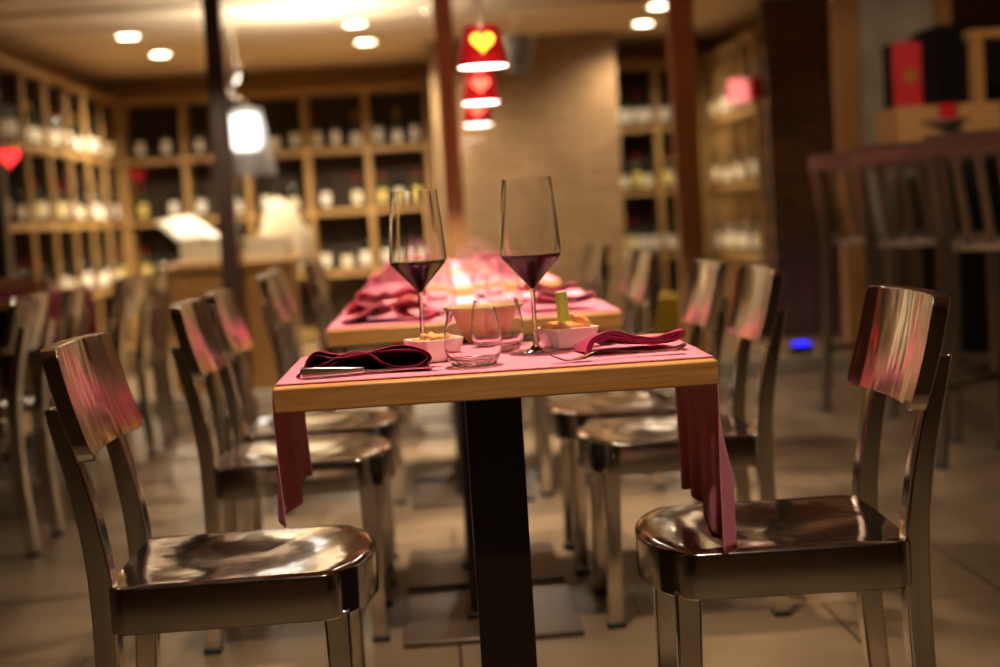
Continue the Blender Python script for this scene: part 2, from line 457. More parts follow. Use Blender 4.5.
TX = .082
G1 = 'steel chairs along the middle table row'
put_chair(-.347, 2.575, math.radians(.3), 'polished steel chair at the left of the front table, nearest the camera', G1)
put_chair(.528, 2.53, PI-math.radians(2), 'polished steel chair at the right of the front table under the long cloth end', G1)
rows = [(3.70, 'second'), (4.24, 'third'), (5.42, 'fourth'), (6.0, 'fifth'), (7.15, 'sixth'), (7.72, 'seventh')]
for i, (y, w) in enumerate(rows):
    put_chair(-.345+.02*random.uniform(-1, 1), y+.03, math.radians(random.uniform(-4, 4)), 'polished steel chair on the left side of the %s table of the middle row' % w, G1)
    put_chair(.520+.02*random.uniform(-1, 1), y, PI+math.radians(random.uniform(-4, 4)), 'polished steel chair on the right side of the %s table of the middle row' % w, G1)

# ------------------------------------------------------------------ tables
HX = .340; TD = .54
def make_table():
    t = thing('dining_table', '', 'table')
    obj('tabletop', bx(-HX, HX, -TD/2, TD/2, .727, .765), M['oak'], t, bevel=.003)
    obj('column', bx(-.047, .047, -.047, .047, .03, .727), M['column'], t, bevel=.004)
    obj('base_plate', bx(-.215, .215, -.225, .225, 0, .014), M['plate'], t, bevel=.004)
    obj('collar', bx(-.06, .06, -.06, .06, .014, .03), M['column'], t, bevel=.003)
    obj('mounting_plate', bx(-.12, .12, -.12, .12, .720, .727), M['column'], t)
    return t

def make_runner(seed, long_ends=True):
    bm = bmesh.new(); rnd = random.Random(seed)
    a1, a2, a3 = rnd.uniform(0, 6), rnd.uniform(0, 6), rnd.uniform(0, 6)
    W = .445; e = HX+.004; zt = .7675; LL, LR = .212, .306
    nu_h, nu_t, nv = 22, 30, 34
    def fold(v, t, s):
        return .010*math.sin(v*9+a1)*t+.014*math.sin(v*17+a2)*t*t
    def P(seg, u, v):
        y = -TD/2+.034+v*W
        if seg == 't':
            x = -e+.006+u*2*(e-.006)
            return (x, y+.003*math.sin(x*7+a3), zt+.0006*math.sin(x*31+a1)*math.sin(v*13))
        s = -1 if seg == 'l' else 1
        L = LL if s < 0 else LR
        L *= (1-.05*math.sin(v*5+a3))
        if s > 0: L *= 1.0-.10*abs(v-.18)
        if not long_ends: L = .045+(.18*max(0, 1-abs(v-.16)/.09) if s < 0 else 0)
        d = u*L; t = min(1, d/.2)
        r = .006
        if d < r: x = s*(e-r+r*math.sin(d/r*PI/2)); z = zt-r*(1-math.cos(d/r*PI/2))
        else: x = s*e; z = zt-d
        sw = (.010*math.sin(v*PI)-.004) if s > 0 else -.016*v
        g = .10 if s > 0 else .06
        yy = -TD/2+.034+W*(.02 if s < 0 else .10)*t*g*2+v*W*(1-g*t)
        off = fold(v, t, s)*1.3+sw*t
        x += s*max(off, -.001*t) if s > 0 else s*(off*.5-.002*t)
        return (x, yy, z)
    grid_rows = []
    for i in range(nu_h, 0, -1): grid_rows.append([P('l', i/nu_h, j/nv) for j in range(nv+1)])
    for i in range(nu_t+1): grid_rows.append([P('t', i/nu_t, j/nv) for j in range(nv+1)])
    for i in range(1, nu_h+1): grid_rows.append([P('r', i/nu_h, j/nv) for j in range(nv+1)])
    vs = [[bm.verts.new(p) for p in r] for r in grid_rows]
    for a, b in zip(vs, vs[1:]):
        for j in range(nv): bm.faces.new((a[j], b[j], b[j+1], a[j+1]))
    return bm

table = make_table()
tabs = [(2.265+TD/2, 'front', 'front')] + [(y, w, w) for y, w in zip((3.70, 4.24, 5.40, 5.94, 7.10, 7.64), ('second', 'third', 'fourth', 'fifth', 'sixth', 'seventh'))]
runner = None
for i, (y, w, _) in enumerate(tabs):
    lab = 'oak topped pedestal table at the front holding two glasses of red wine' if i == 0 else 'oak topped pedestal table, %s from the front in the middle row' % w
    if i == 0: table.location = (TX, y, 0); table['label'] = lab; table['group'] = 'oak tables of the middle row'
    else: dup(table, (TX, y, 0), 0, lab, 'oak tables of the middle row')
    lab = 'pink cloth runner across the front table, both ends hanging down' if i == 0 else 'pink cloth runner lying across the %s table of the middle row' % w
    if i < 2:
        runner = obj('table_runner', make_runner(i*7+1, i == 0), M['pink'], smooth=80, solid=.0016); runner.location = (TX, y, 0)
        if i == 0: long_runner = runner
    else:
        runner = runner.copy(); C.objects.link(runner); runner.location = (TX, y, 0)
    tag(runner, lab, 'table runner', 'pink runners of the middle row')

# ------------------------------------------------------------------ folded napkins
ZT = .7690
def px2l(x, y, x0, y0, s=.00160):                     # profile points traced in side view -> local metres
    return ((x-x0)*s, (y0-y)*s)

def napkin_mesh(prof, layers, depth, taper=.0, gap=.0035, seed=0, skew=0., droop=.6):
    """stacked cloth layers whose folded profile runs in x-z and which extend back in y"""
    bm = bmesh.new(); rnd = random.Random(seed)
    P = smoothpath([(a, 0, b) for a, b in prof], 7)
    n = len(P); nv = 10
    for L in range(layers):
        pts = []
        for i, p in enumerate(P):
            t = (P[min(i+1, n-1)]-P[max(i-1, 0)]).normalized(); nrm = Vector((-t.z, 0, t.x))
            pts.append(p+nrm*gap*L)
        ph = rnd.uniform(0, 6)
        vs = []
        for i, p in enumerate(pts):
            row = []
            for j in range(nv+1):
                v = j/nv
                k = 1-taper*v
                x = p.x*k+skew*v*depth+.002*math.sin(v*5+ph)
                z = max(.001, p.z*1.12*(1-droop*v**1.3)+.0016*math.sin(i*.2+v*6+ph)*min(1, p.z/.01))
                row.append(bm.verts.new((x, v*depth+.003*math.sin(i*.25+ph), z)))
            vs.append(row)
        for a, b in zip(vs, vs[1:]):
            for j in range(nv): bm.faces.new((a[j], b[j], b[j+1], a[j+1]))
    return bm

profL = [px2l(x, y, 362, 367) for x, y in [(424, 367), (380, 367.2), (330, 367), (301, 366.6), (298, 365.2), (303, 363.6), (314, 361.5), (328, 357), (343, 350.5), (357, 348.5), (368, 352), (378, 359.5), (389, 364), (403, 365.5), (417, 364.5), (427, 359), (425, 351.5), (413, 346.3), (398, 344.8), (381, 346.5), (364, 348.2), (346, 349), (330, 348), (316, 345.5), (307, 349), (302, 357)]]
profR = [px2l(x, y, 632, 356) for x, y in [(585, 355), (587, 348), (593, 342.5), (602, 340), (614, 342), (628, 346), (644, 348.5), (660, 348.5), (674, 346), (683, 341), (680, 338.8), (666, 341), (650, 342.8), (634, 341), (620, 336.8), (608, 334.8), (598, 336), (590, 340)]]
nl = obj('napkin', napkin_mesh(profL, 2, .13, .03, .0034, 1, .02, .92), M['raspberry'], smooth=80, solid=.0014)
nl.location = (-.122, 2.372, ZT); nl.rotation_euler = (0, 0, math.radians(2))
tag(nl, 'raspberry napkin folded in loops beside the steel knife, front table left', 'napkin', 'folded napkins of the middle row')
nr = obj('napkin', napkin_mesh(profR, 4, .125, .05, .0030, 2, -.05), M['raspberry'], smooth=80, solid=.0014)
nr.location = (.318, 2.415, ZT); nr.rotation_euler = (0, 0, math.radians(3))
tag(nr, 'raspberry napkin folded in a soft wave behind the fork, front table right', 'napkin', 'folded napkins of the middle row')
NB = {}
for i, (y, w, _) in enumerate(tabs[1:]):
    for s, src, sd in ((-1, profL, 'left'), (1, profR, 'right')):
        if i < 1: NB[s] = napkin = obj('napkin', napkin_mesh([(a, b*1.35) for a, b in src], 2, .16, .1, .003, 5+i*2+s, -.1*s), M['pink'], smooth=80, solid=.0014)
        else: napkin = NB[s].copy(); C.objects.link(napkin)
        napkin.location = (TX+s*(.215+.01*random.uniform(-1, 1)), y-.17+.02*random.uniform(-1, 1), ZT); napkin.rotation_euler = (0, 0, math.radians(random.uniform(-9, 9)))
        tag(napkin, 'pink folded napkin on the %s side of the %s table' % (sd, w), 'napkin', 'folded napkins of the middle row')

# ------------------------------------------------------------------ cutlery
def make_knife():
    t = thing('table_knife', '', 'knife')
    bm = bmesh.new()
    pts = [(0, 0, .0095), (.004, 0, .0095), (.02, 0, .0092), (.06, 0, .0085), (.10, 0, .0075)]
    sc = [(1, .93), (1, 1), (1, .98), (.9, .8), (.75, .55)]
    sweep(bm, pts, [(-.009, -.0085), (.009, -.0085), (.009, .0085), (-.009, .0085)], scales=sc)
    obj('handle', bm, M['cutlery'], t, bevel=.0025, seg=3)
    bm = bmesh.new()
    pts = [(.098, 0, .0065), (.115, .001, .0055), (.16, .002, .005), (.205, .001, .005), (.222, -.003, .005)]
    sweep(bm, pts, [(-.0095, -.0006), (.0095, -.0012), (.0095, .0012), (-.0095, .0006)], scales=[(.4, 2.4), (.8, 1.4), (1, 1), (1, 1), (.35, 1)])
    obj('blade', bm, M['cutlery'], t, smooth=50)
    return t
kn = make_knife(); kn.location = (-.222, 2.350, ZT); kn.rotation_euler = (0, 0, math.radians(3))
kn['label'] = 'steel table knife with thick handle in front of the looped napkin'
def make_fork():
    bm = bmesh.new()
    def strip(pts, ws, th=.0015):
        sweep(bm, pts, [(-1, -th), (1, -th), (1, th), (-1, th)], scales=[(w, 1) for w in ws])
    hp = smoothpath([(.036, 0, .0035), (.05, 0, .006), (.068, 0, .0125), (.09, 0, .0135), (.13, 0, .009), (.17, 0, .0065), (.20, 0, .010), (.214, 0, .0145)], 4)
    n = len(hp)
    ws = []
    for i in range(n):
        u = i/(n-1); ws.append(.0105 if u < .12 else (.0034 if .3 < u < .55 else (.0105-.0071*(u-.12)/.18 if u < .3 else .0034+.0062*min(1, (u-.55)/.3))))
    ws[-1] = .006
    strip(hp, ws)
    for k in range(4):
        y = (k-1.5)*.0062
        strip(smoothpath([(.040, y, .0036), (.024, y, .0020), (.010, y, .0060), (-.004, y, .0125)], 4), [.0018]*12+[.0009], .0010)
    return bm
fk = obj('dinner_fork', make_fork(), M['cutlery'], smooth=50); fk.location = (.176, 2.342, ZT); fk.rotation_euler = (0, 0, math.radians(6))
tag(fk, 'steel fork lying tines up before the right napkin on the front table', 'fork')
bm = bmesh.new(); sp = smoothpath([(0, 0, .004), (.03, 0, .006), (.06, 0, .011), (.085, 0, .017)], 4)
sweep(bm, sp, [(-.005, -.0012), (.005, -.0012), (.005, .0012), (-.005, .0012)], scales=[(.7+.3*i/12, 1) for i in range(13)])
# bowl end of the spoon
lathe(bm, [(0, -.004), (.012, -.003), (.018, .002), (.0165, .002), (.011, -.0015), (0, -.0025)], 20, cx=-.014, cy=0)
sn = obj('dessert_spoon', bm, M['cutlery'], smooth=50); sn.location = (.300, 2.600, ZT+.0045); sn.rotation_euler = (0, 0, math.radians(14))
tag(sn, 'small steel spoon whose handle end shows behind the right napkin', 'spoon')

# ------------------------------------------------------------------ glasses
def shell(outer, th):
    """outer profile bottom->top; returns closed profile with an inner wall"""
    inner = [(max(r-th, 0), z+ (th if i == 0 else 0)) for i, (r, z) in enumerate(outer)]
    return outer, inner

def make_wineglass(k=1.):
    t = thing('wine_glass', '', 'wine glass')
    bm = bmesh.new()
    bowl_o = [(.0032, .108), (.006, .1125), (.020, .128), (.036, .146), (.0475, .1590), (.0516, .1665), (.0520, .1725), (.0515, .182), (.0490, .215), (.0455, .258), (.0418, .297)]
    o = [(x.x, x.z) for x in smoothpath([(a, 0, b) for a, b in bowl_o], 4)]
    inn = [(max(r-.0012, .0), z+(.0012 if z < .15 else 0)) for r, z in o]
    lathe(bm, [(0, .1078)]+o+inn[::-1]+[(0, .112)], 56)
    obj('bowl', bm, M['glass'], t, smooth=60)
    bm = bmesh.new()
    lathe(bm, [(0, .004), (.0355, .0008), (.0362, .0016), (.030, .0036), (.012, .0062), (.0052, .012), (.0040, .03), (.0036, .07), (.0038, .10), (.0052, .1085)], 40)
    obj('stem', bm, M['glass'], t, smooth=60)
    bm = bmesh.new()
    w = [(r-.0007, z+.0003) for r, z in o if z < .1665]
    w = [(0, .1098)]+[p for p in w if p[0] > .002]
    w.append((.0510, .1668)); w.append((0, .1668))
    lathe(bm, w, 48)
    obj('wine', bm, M['wine'], t, smooth=60)
    return t
wg = make_wineglass(); wg.location = (.163, 2.555, ZT); wg['label'] = 'right wine glass, taller in view, standing before the dish with the green stick'; wg['group'] = 'two glasses of red wine'
wg2 = dup(wg, (-.031, 2.725, ZT), .5, 'left wine glass, standing behind the crumb filled dish', 'two glasses of red wine'); wg2.scale = (1, 1, .975)

def make_tumbler():
    t = thing('tumbler', '', 'tumbler')
    o = [(x.x, x.z) for x in smoothpath([(.028, 0, 0), (.034, 0, .001), (.0405, 0, .010), (.0455, 0, .025), (.0465, 0, .036), (.0445, 0, .058), (.0405, 0, .080), (.0378, 0, .092)], 4)]
    i = [(x.x, x.z) for x in smoothpath([(.0365, 0, .0918), (.0391, 0, .080), (.0430, 0, .058), (.0448, 0, .036), (.0436, 0, .026), (.038, 0, .014), (.028, 0, .0085)], 4)]
    bm = bmesh.new(); lathe(bm, [(0, .002)]+o+i+[(0, .0075)], 48)
    obj('bowl', bm, M['tumblerglass'], t, smooth=60)
    return t
tb = make_tumbler(); tb.location = (.052, 2.385, ZT); tb['label'] = 'nearest clear stemless tumbler, standing at the front edge of the runner'; tb['group'] = 'clear stemless tumblers'
dup(tb, (.100, 2.600, ZT), .4, 'clear stemless tumbler just behind the nearest one on the front table', 'clear stemless tumblers')
for i, (y, w, _) in enumerate(tabs[1:]):
    for s, sd in ((-1, 'left'), (1, 'right')):
        dup(tb, (TX+s*.075+.01*random.uniform(-1, 1), y+.02+.05*s, ZT), random.uniform(0, 3), 'clear tumbler on the %s half of the %s table' % (sd, w), 'clear stemless tumblers')
        dup(wg, (TX+s*.12, y+.13, ZT), random.uniform(0, 3), '', '') if False else None
# wide flared tan bowl behind the tumblers
bm = bmesh.new()
lathe(bm, [(0, 0), (.030, 0), (.033, .003), (.035, .008), (.048, .028), (.064, .055), (.0735, .072), (.0725, .074), (.0705, .072), (.061, .054), (.045, .029), (.030, .011), (0, .009)], 48)
gb = obj('tan_bowl', bm, M['tan'], smooth=60); gb.location = (.082, 2.742, ZT)
tag(gb, 'wide flared tan bowl seen through the two front tumblers', 'bowl')

# ------------------------------------------------------------------ snack dishes
def make_dish():
    """square dish with cut corners, flared walls, hollow"""
    bm = bmesh.new()
    def ring(h, c, z): return [bm.verts.new((x, y, z)) for x, y in ((h, -h+c), (h, h-c), (h-c, h), (-h+c, h), (-h, h-c), (-h, -h+c), (-h+c, -h), (h-c, -h))]
    rs = [ring(.030, .008, 0), ring(.0335, .009, .002), ring(.0415, .011, .036), ring(.0420, .011, .038), ring(.0385, .010, .038), ring(.0375, .010, .035), ring(.031, .008, .006), ring(.028, .007, .005)]
    for a, b in zip(rs, rs[1:]):
        for k in range(8): bm.faces.new((a[k], a[(k+1) % 8], b[(k+1) % 8], b[k]))
    bm.faces.new(rs[0][::-1]); bm.faces.new(rs[-1])
    return bm
dl = obj('snack_dish', make_dish(), M['ceramic'], smooth=30, bevel=.0012); dl.location = (-.012, 2.505, ZT); dl.rotation_euler = (0, 0, math.radians(24))
tag(dl, 'small square white dish heaped with golden crumbs, left of the tumblers', 'dish', 'white snack dishes')
dr = dl.copy(); C.objects.link(dr); dr.location = (.222, 2.600, ZT); dr.rotation_euler = (0, 0, math.radians(14)); dr.scale = (1.12, 1.12, .95)
tag(dr, 'small white dish holding bread pieces and a green stick, right of the wine glass', 'dish', 'white snack dishes')

def lump(bm, r, sx, sy, sz, seed):
    rnd = random.Random(seed); v = bmesh.ops.create_icosphere(bm, subdivisions=3, radius=r)['verts']
    a = [rnd.uniform(0, 6) for _ in range(3)]
    for q in v:
        n = q.co.normalized(); k = 1+.12*math.sin(n.x*5+a[0])*math.sin(n.y*6+a[1])+.08*math.sin(n.z*9+a[2]+n.x*7)
        q.co = Vector((q.co.x*sx*k, q.co.y*sy*k, q.co.z*sz*k))
nut = None
for i in range(13):
    lay = 0 if i < 9 else 1
    if i < 3:
        bm = bmesh.new(); lump(bm, .0085, 1.2, 1, .85, i+3); nut = obj('crumb_piece', bm, M['nut'], smooth=80); src = [nut] if i == 0 else src+[nut]; q = nut
    else: q = src[i % 3].copy(); C.objects.link(q)
    if lay == 0:
        gx, gy = (i % 3-1)*.0205, (i//3-1)*.0205
        q.location = (-.012+gx*.92-gy*.4, 2.505+gx*.4+gy*.92, ZT+.029+.002*random.random())
    else:
        a = (i-9)*PI/2+.3; rr = .014
        q.location = (-.012+rr*math.cos(a), 2.505+rr*math.sin(a), ZT+.038)
    q.rotation_euler = (random.uniform(0, 3), random.uniform(0, 3), random.uniform(0, 3))
    tag(q, 'golden crunchy crumb piece heaped in the left white dish', 'snack', 'golden crumb pieces in the left dish')
bl = [('nearest toasted bread piece lying across the right white dish', (.215, 2.573, .0345), (0, .08, .12), (2.1, .8, .62)),
      ('toasted bread piece leaning at the left rim of the right white dish', (.186, 2.598, .035), (0, -.12, .5), (1.5, .9, .62)),
      ('toasted bread piece raised at the right end of the right white dish', (.242, 2.612, .042), (.2, .5, .4), (1.7, .9, .7)),
      ('toasted bread piece lying behind the green stick in the right dish', (.212, 2.628, .034), (0, 0, .3), (1.7, .9, .7))]
for i, (lab, p, r, s) in enumerate(bl):
    bm = bmesh.new(); lump(bm, .0132, *s, 20+i); q = obj('bread_piece', bm, M['bread'], smooth=80); q.location = (p[0]+.006, p[1], ZT+p[2]+.003); q.rotation_euler = r
    tag(q, lab, 'snack', 'bread pieces in the right dish')
# celery stick: ribbed crescent section, upright
bm = bmesh.new()
sec = []
for k in range(9): a = -1.2+2.4*k/8; rr = .0115+.0007*(k % 2); sec.append((rr*math.sin(a), -rr*math.cos(a)+.006))
for k in range(5): a = 1.1-2.2*k/4; sec.append((.0078*math.sin(a), -.0060*math.cos(a)+.0075))
sweep(bm, [(0, 0, 0), (.0005, 0, .03), (.0005, .001, .06), (.0002, .001, .088)], sec, up=Vector((0, 1, 0)))
ce = obj('celery_stick', bm, M['celery'], smooth=30); ce.location = (.2185, 2.602, ZT+.009); ce.rotation_euler = (.05, -.05, 0)
tag(ce, 'pale green celery stick standing upright in the right white dish', 'vegetable')

# ------------------------------------------------------------------ pendants
def heart(bm, w, h, th):
    pts = []
    for k in range(36):
        t = 2*PI*k/36; pts.append((16*math.sin(t)**3/32*w, (13*math.cos(t)-5*math.cos(2*t)-2*math.cos(3*t)-math.cos(4*t))/29*h))
    f = [bm.verts.new((x, -th/2, z)) for x, z in pts]; b = [bm.verts.new((x, th/2, z)) for x, z in pts]
    bm.faces.new(f); bm.faces.new(b[::-1])
    for k in range(36): bm.faces.new((f[k], f[(k+1) % 36], b[(k+1) % 36], b[k]))

def make_pendant():
    t = thing('pendant_lamp', '', 'lamp')                     # origin at the lower rim
    bm = bmesh.new(); lathe(bm, [(.080, 0), (.056, .118), (.052, .124), (0, .126), (0, .122), (.050, .121), (.0535, .116), (.077, 0)], 44)
    obj('lamp_shade', bm, M['redgloss'], t, smooth=50)
    bm = bmesh.new(); lathe(bm, [(0, .002), (.0765, .002), (.0765, .006), (0, .006)], 40)
    obj('diffuser', bm, M['pendglow'], t, smooth=40)
    bm = bmesh.new(); heart(bm, .074, .066, .004)
    h = obj('heart', bm, M['heartglow'], t, smooth=40); h.location = (0, -.0705, .070); h.rotation_euler = (math.atan(-.024/.118), 0, 0)
    h['label'] = 'glowing yellow heart'
    bm = bmesh.new(); lathe(bm, [(0, .124), (.012, .124), (.012, .150), (.004, .156), (0, .156)], 20); obj('cap', bm, M['cord'], t)
    bm = bmesh.new(); tube(bm, [(0, 0, .15), (0, 0, 1.45)], .0055, 10); obj('cord', bm, M['cord'], t)
    bm = bmesh.new(); lathe(bm, [(0, 1.44), (.05, 1.445), (.055, 1.486), (0, 1.486)], 24); obj('canopy', bm, M['cord'], t)
    return t
pl = make_pendant()
pp = [((.187, 4.7, 1.464), 'nearest red pendant lamp with a yellow heart, over the middle table row'), ((.229, 6.2, 1.464), 'second red pendant lamp, hanging behind the nearest one'), ((.262, 7.7, 1.464), 'third red pendant lamp, lowest in view and next to the glass wall'),
      ]
for i, (p, lab) in enumerate(pp):
    if i == 0: pl.location = p; pl['label'] = lab; pl['group'] = 'red pendant lamps'; pl.rotation_euler = (0, 0, 0)
    else:
        q = dup(pl, p, 0, lab, 'red pendant lamps')
        for ch in kids(q):
            if ch.name.startswith('heart'): ch.data = ch.data.copy(); ch.data.materials.clear(); ch.data.materials.append(M['heartred']); ch['label'] = 'glowing red heart'
    l = bpy.data.lights.new('pendant_light', 'SPOT'); l.energy = (85, 130, 110)[i]; l.color = (1, .83, .66); l.spot_size = math.radians(130); l.spot_blend = .6; l.shadow_soft_size = .05
    lo = bpy.data.objects.new('pendant_light', l); C.objects.link(lo); lo.location = (p[0], p[1], p[2]-.01)

def hanging_heart(loc, w, h, mat, label, cord=2.95):
    t = thing('heart_ornament', label, 'ornament', loc)
    bm = bmesh.new(); heart(bm, w, h, .02); obj('heart', bm, mat, t, bevel=.004)
    bm = bmesh.new(); tube(bm, [(0, 0, h*.35), (0, 0, cord-loc[2])], .002, 6); obj('cord', bm, M['capblack'], t)
    return t
hanging_heart((-1.915, 7., 1.403), .10, .09, M['redglow'], 'glowing red heart hanging at the far left before the wine rack')
def hang_glint(loc, r, h, mat, label):  # pendants reflected in the glass, built as small hanging shapes
    t = thing('pendant_glint', label, 'glint', loc)
    bm = bmesh.new(); lathe(bm, [(0, 0), (r*.92, 0), (r, .01), (r*.86, h-.01), (r*.8, h), (0, h)], 28); obj('lamp_shade', bm, mat, t, smooth=50)
    bm = bmesh.new(); lathe(bm, [(0, h), (.014, h), (.014, h+.02), (0, h+.02)], 16); obj('cap', bm, M['cord'], t)
    bm = bmesh.new(); tube(bm, [(0, 0, h+.01), (0, 0, 2.4-loc[2])], .002, 6); obj('cord', bm, M['cord'], t)
    return t
hang_glint((1.915, 9.2, 1.60), .068, .135, M['pinkglow'], 'small pink glowing lantern of a reflected pendant before the side wine rack')
hang_glint((2.03, 9.2, 1.61), .055, .13, M['redgloss'], 'small dim red lantern of a reflected pendant just right of the pink one')

# white glowing lamp on a curved hook inside the cellar
t = thing('hook_lamp', 'bright white lamp in a frosted shade hanging from a curved steel hook', 'lamp', (-1.19, 10., 0))
bm = bmesh.new(); lathe(bm, [(0, 1.53), (.075, 1.53), (.098, 1.56), (.098, 1.70), (.085, 1.75), (.03, 1.765), (0, 1.765)], 32); obj('bulb', bm, M['whitelamp'], t)
bm = bmesh.new(); lathe(bm, [(.185, 1.36), (.115, 1.78), (.05, 1.80), (.05, 1.797), (.113, 1.776), (.182, 1.36)], 36); obj('lamp_shade', bm, M['frost'], t)
bm = bmesh.new(); tube(bm, smoothpath([(0, 0, 1.77), (-.015, 0, 1.84), (-.075, 0, 1.885), (-.09, 0, 1.92), (-.04, 0, 1.98), (-.01, 0, 2.06), (-.04, 0, 2.13), (-.05, 0, 2.4)], 6), .012, 10); obj('hook', bm, M['chrome'], t)
t = thing('reflected_pendant', 'pale frosted stand-in for a pendant reflection before the brick chimney', 'lamp', (.625, 10., 0))  # a pendant reflected in the glass, modelled as a solid shade
bm = bmesh.new(); lathe(bm, [(.07, 1.93), (.118, 2.14), (.11, 2.165), (.03, 2.18), (0, 2.18), (0, 2.176), (.105, 2.16), (.113, 2.14), (.066, 1.93)], 36); obj('lamp_shade', bm, M['frost'], t)
bm = bmesh.new(); tube(bm, [(0, 0, 2.17), (0, 0, 2.4)], .006, 8); obj('cord', bm, M['chrome'], t)
bm = bmesh.new(); lathe(bm, [(0, 2.02), (.03, 2.03), (.034, 2.07), (.02, 2.11), (.014, 2.175), (0, 2.175)], 20); obj('bulb', bm, M['white'], t)

# ------------------------------------------------------------------ ceiling downlights
def spot(x, y, z, e, col, size=120, soft=.06, blend=.7):
    l = bpy.data.lights.new('downlight_beam', 'SPOT'); l.energy = e; l.color = col; l.spot_size = math.radians(size); l.spot_blend = blend; l.shadow_soft_size = soft
    o = bpy.data.objects.new('downlight_beam', l); C.objects.link(o); o.location = (x, y, z); return o
def make_downlight():
    t = thing('ceiling_downlight', '', 'ceiling light')
    bm = bmesh.new(); lathe(bm, [(.072, 0), (.098, 0), (.100, -.006), (.094, -.011), (.074, -.009)], 36, close=True); obj('ring', bm, M['ring'], t)
    bm = bmesh.new(); lathe(bm, [(0, -.004), (.074, -.004), (.074, -.002), (0, -.002)], 32); obj('diffuser', bm, M['lamp'], t)
    return t
dlt = None
WARM = (1, .80, .55)
spots = [(-2.035, 10.70, 'left pair, nearer'), (-2.02, 11.85, 'left pair, farther'), (-.455, 10.70, 'middle pair, nearer'), (-.43, 11.80, 'middle pair, farther'), (1.69, 10.66, 'right pair, nearer'), (1.71, 11.62, 'right pair, farther')]
for i, (x, y, w) in enumerate(spots):
    lab = 'round warm ceiling downlight in the cellar, %s of the two' % w
    if dlt is None: dlt = make_downlight(); dlt.location = (x, y, 2.4); dlt['label'] = lab; dlt['group'] = 'cellar downlights'
    else: dup(dlt, (x, y, 2.4), 0, lab, 'cellar downlights')
    spot(x, y, 2.385, (60, 330, 95, 560, 30, 120)[i], WARM, 150, .06)
# dining room lamps: fixtures on the ceiling over the table rows, with their beams
for i, (x, y, e) in enumerate(((.08, 2.75, 205), (.1, 4.1, 190), (.1, 5.7, 190), (.1, 7.2, 150), (-1.9, 6.0, 11), (2.2, 3.6, 22), (-2.0, 2.6, 18), (.3, .6, 110), (4.35, 3.6, 60), (4.35, 6.4, 70))):  # right-wall pair is added to brighten what the chair backs reflect
    dup(dlt, (x, y, 2.95), 0, 'round warm dining room ceiling downlight over ' + ('the front table', 'the second and third tables', 'the fourth and fifth tables', 'the sixth and seventh tables', 'the left table row', 'the right aisle', 'the left front aisle', 'the spot before the front table', 'the right wall, nearer of an added pair', 'the right wall, farther of an added pair')[i], 'dining room downlights')
    spot(x, y, 2.93, e, (1, .81, .60), 56 if i < 4 else 120, .06)
dup(dlt, (-1.1, 8.95, 2.4), 0, 'round warm ceiling downlight right above the counter behind the glass', 'cellar downlights')
spot(-1.1, 8.95, 2.385, 170, (1, .8, .56), 90, .06)
def aimed(p, q, e, deg, label):  # added spotlight out of view, brightens the thing it points at
    d = (Vector(q)-Vector(p)); t = thing('added_spotlight', label, 'lamp', p, 0, 'added spotlights')
    rot = d.to_track_quat('-Z', 'Y').to_euler()
    bm = bmesh.new(); lathe(bm, [(0, .10), (.035, .10), (.045, .08), (.05, -.02), (.046, -.02), (.04, .03), (0, .03)], 24); h = obj('housing', bm, M['black'], t); h.rotation_euler = rot
    bm = bmesh.new(); tube(bm, [(0, 0, .06), (0, 0, 2.95-p[2])], .012, 10); obj('stem', bm, M['black'], t)
    o = spot(p[0], p[1], p[2], e, (1, .78, .52), deg, .04, .6); o.location = Vector(p)+d.normalized()*.03; o.rotation_euler = rot
aimed((-1.0, 6.3, 2.8), (-1.15, 8.85, .62), 210, 32, 'added unseen spotlight above the left aisle, brightening the counter')
aimed((1.3, 4.4, 2.8), (2.42, 7.3, 1.5), 105, 34, 'added unseen spotlight above the right aisle, brightening the high table')
l = bpy.data.lights.new('hook_lamp_light', 'SPOT'); l.energy = 75; l.color = (1, .90, .74); l.shadow_soft_size = .1; l.spot_size = math.radians(165); l.spot_blend = .8
o = bpy.data.objects.new('hook_lamp_light', l); C.objects.link(o); o.location = (-.75, 9.75, 1.75); o.rotation_euler = (PI, 0, 0)

# ------------------------------------------------------------------ wine racks
def make_rack(label, w, nb, zs, depth, loc, rz, dark=False, name='wine_rack'):
    t = thing(name, label, 'wine rack', loc, rz)
    bw = w/nb; th = .045
    for i in range(nb+1):
        u = obj('upright', bx(i*bw-th/2, i*bw+th/2, .03 if dark else 0, depth, 0, zs[-1]-.0225), M['rackback' if dark else 'rack'], t, bevel=.003)  # dark: shade inside the bays put into the side colour, front edge left pale
        if dark: obj('unshaded_edge', bx(i*bw-th/2-.004, i*bw+th/2+.004, 0, .03, 0, zs[-1]-.0225), M['rack'], u, bevel=.003)
    for z in zs:
        if z == zs[-1]: obj('top_board', bx(-th/2-.01, w+th/2+.01, -.01, depth, z-.0225, z+.0325), M['rack'], t, bevel=.003); continue
        for i in range(nb): obj('shelf', bx(i*bw+th/2, (i+1)*bw-th/2, .004, depth, z-.022, z+.022), M['rack'], t, bevel=.003)
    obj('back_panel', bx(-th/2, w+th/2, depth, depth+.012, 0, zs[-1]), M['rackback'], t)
    return t, bw

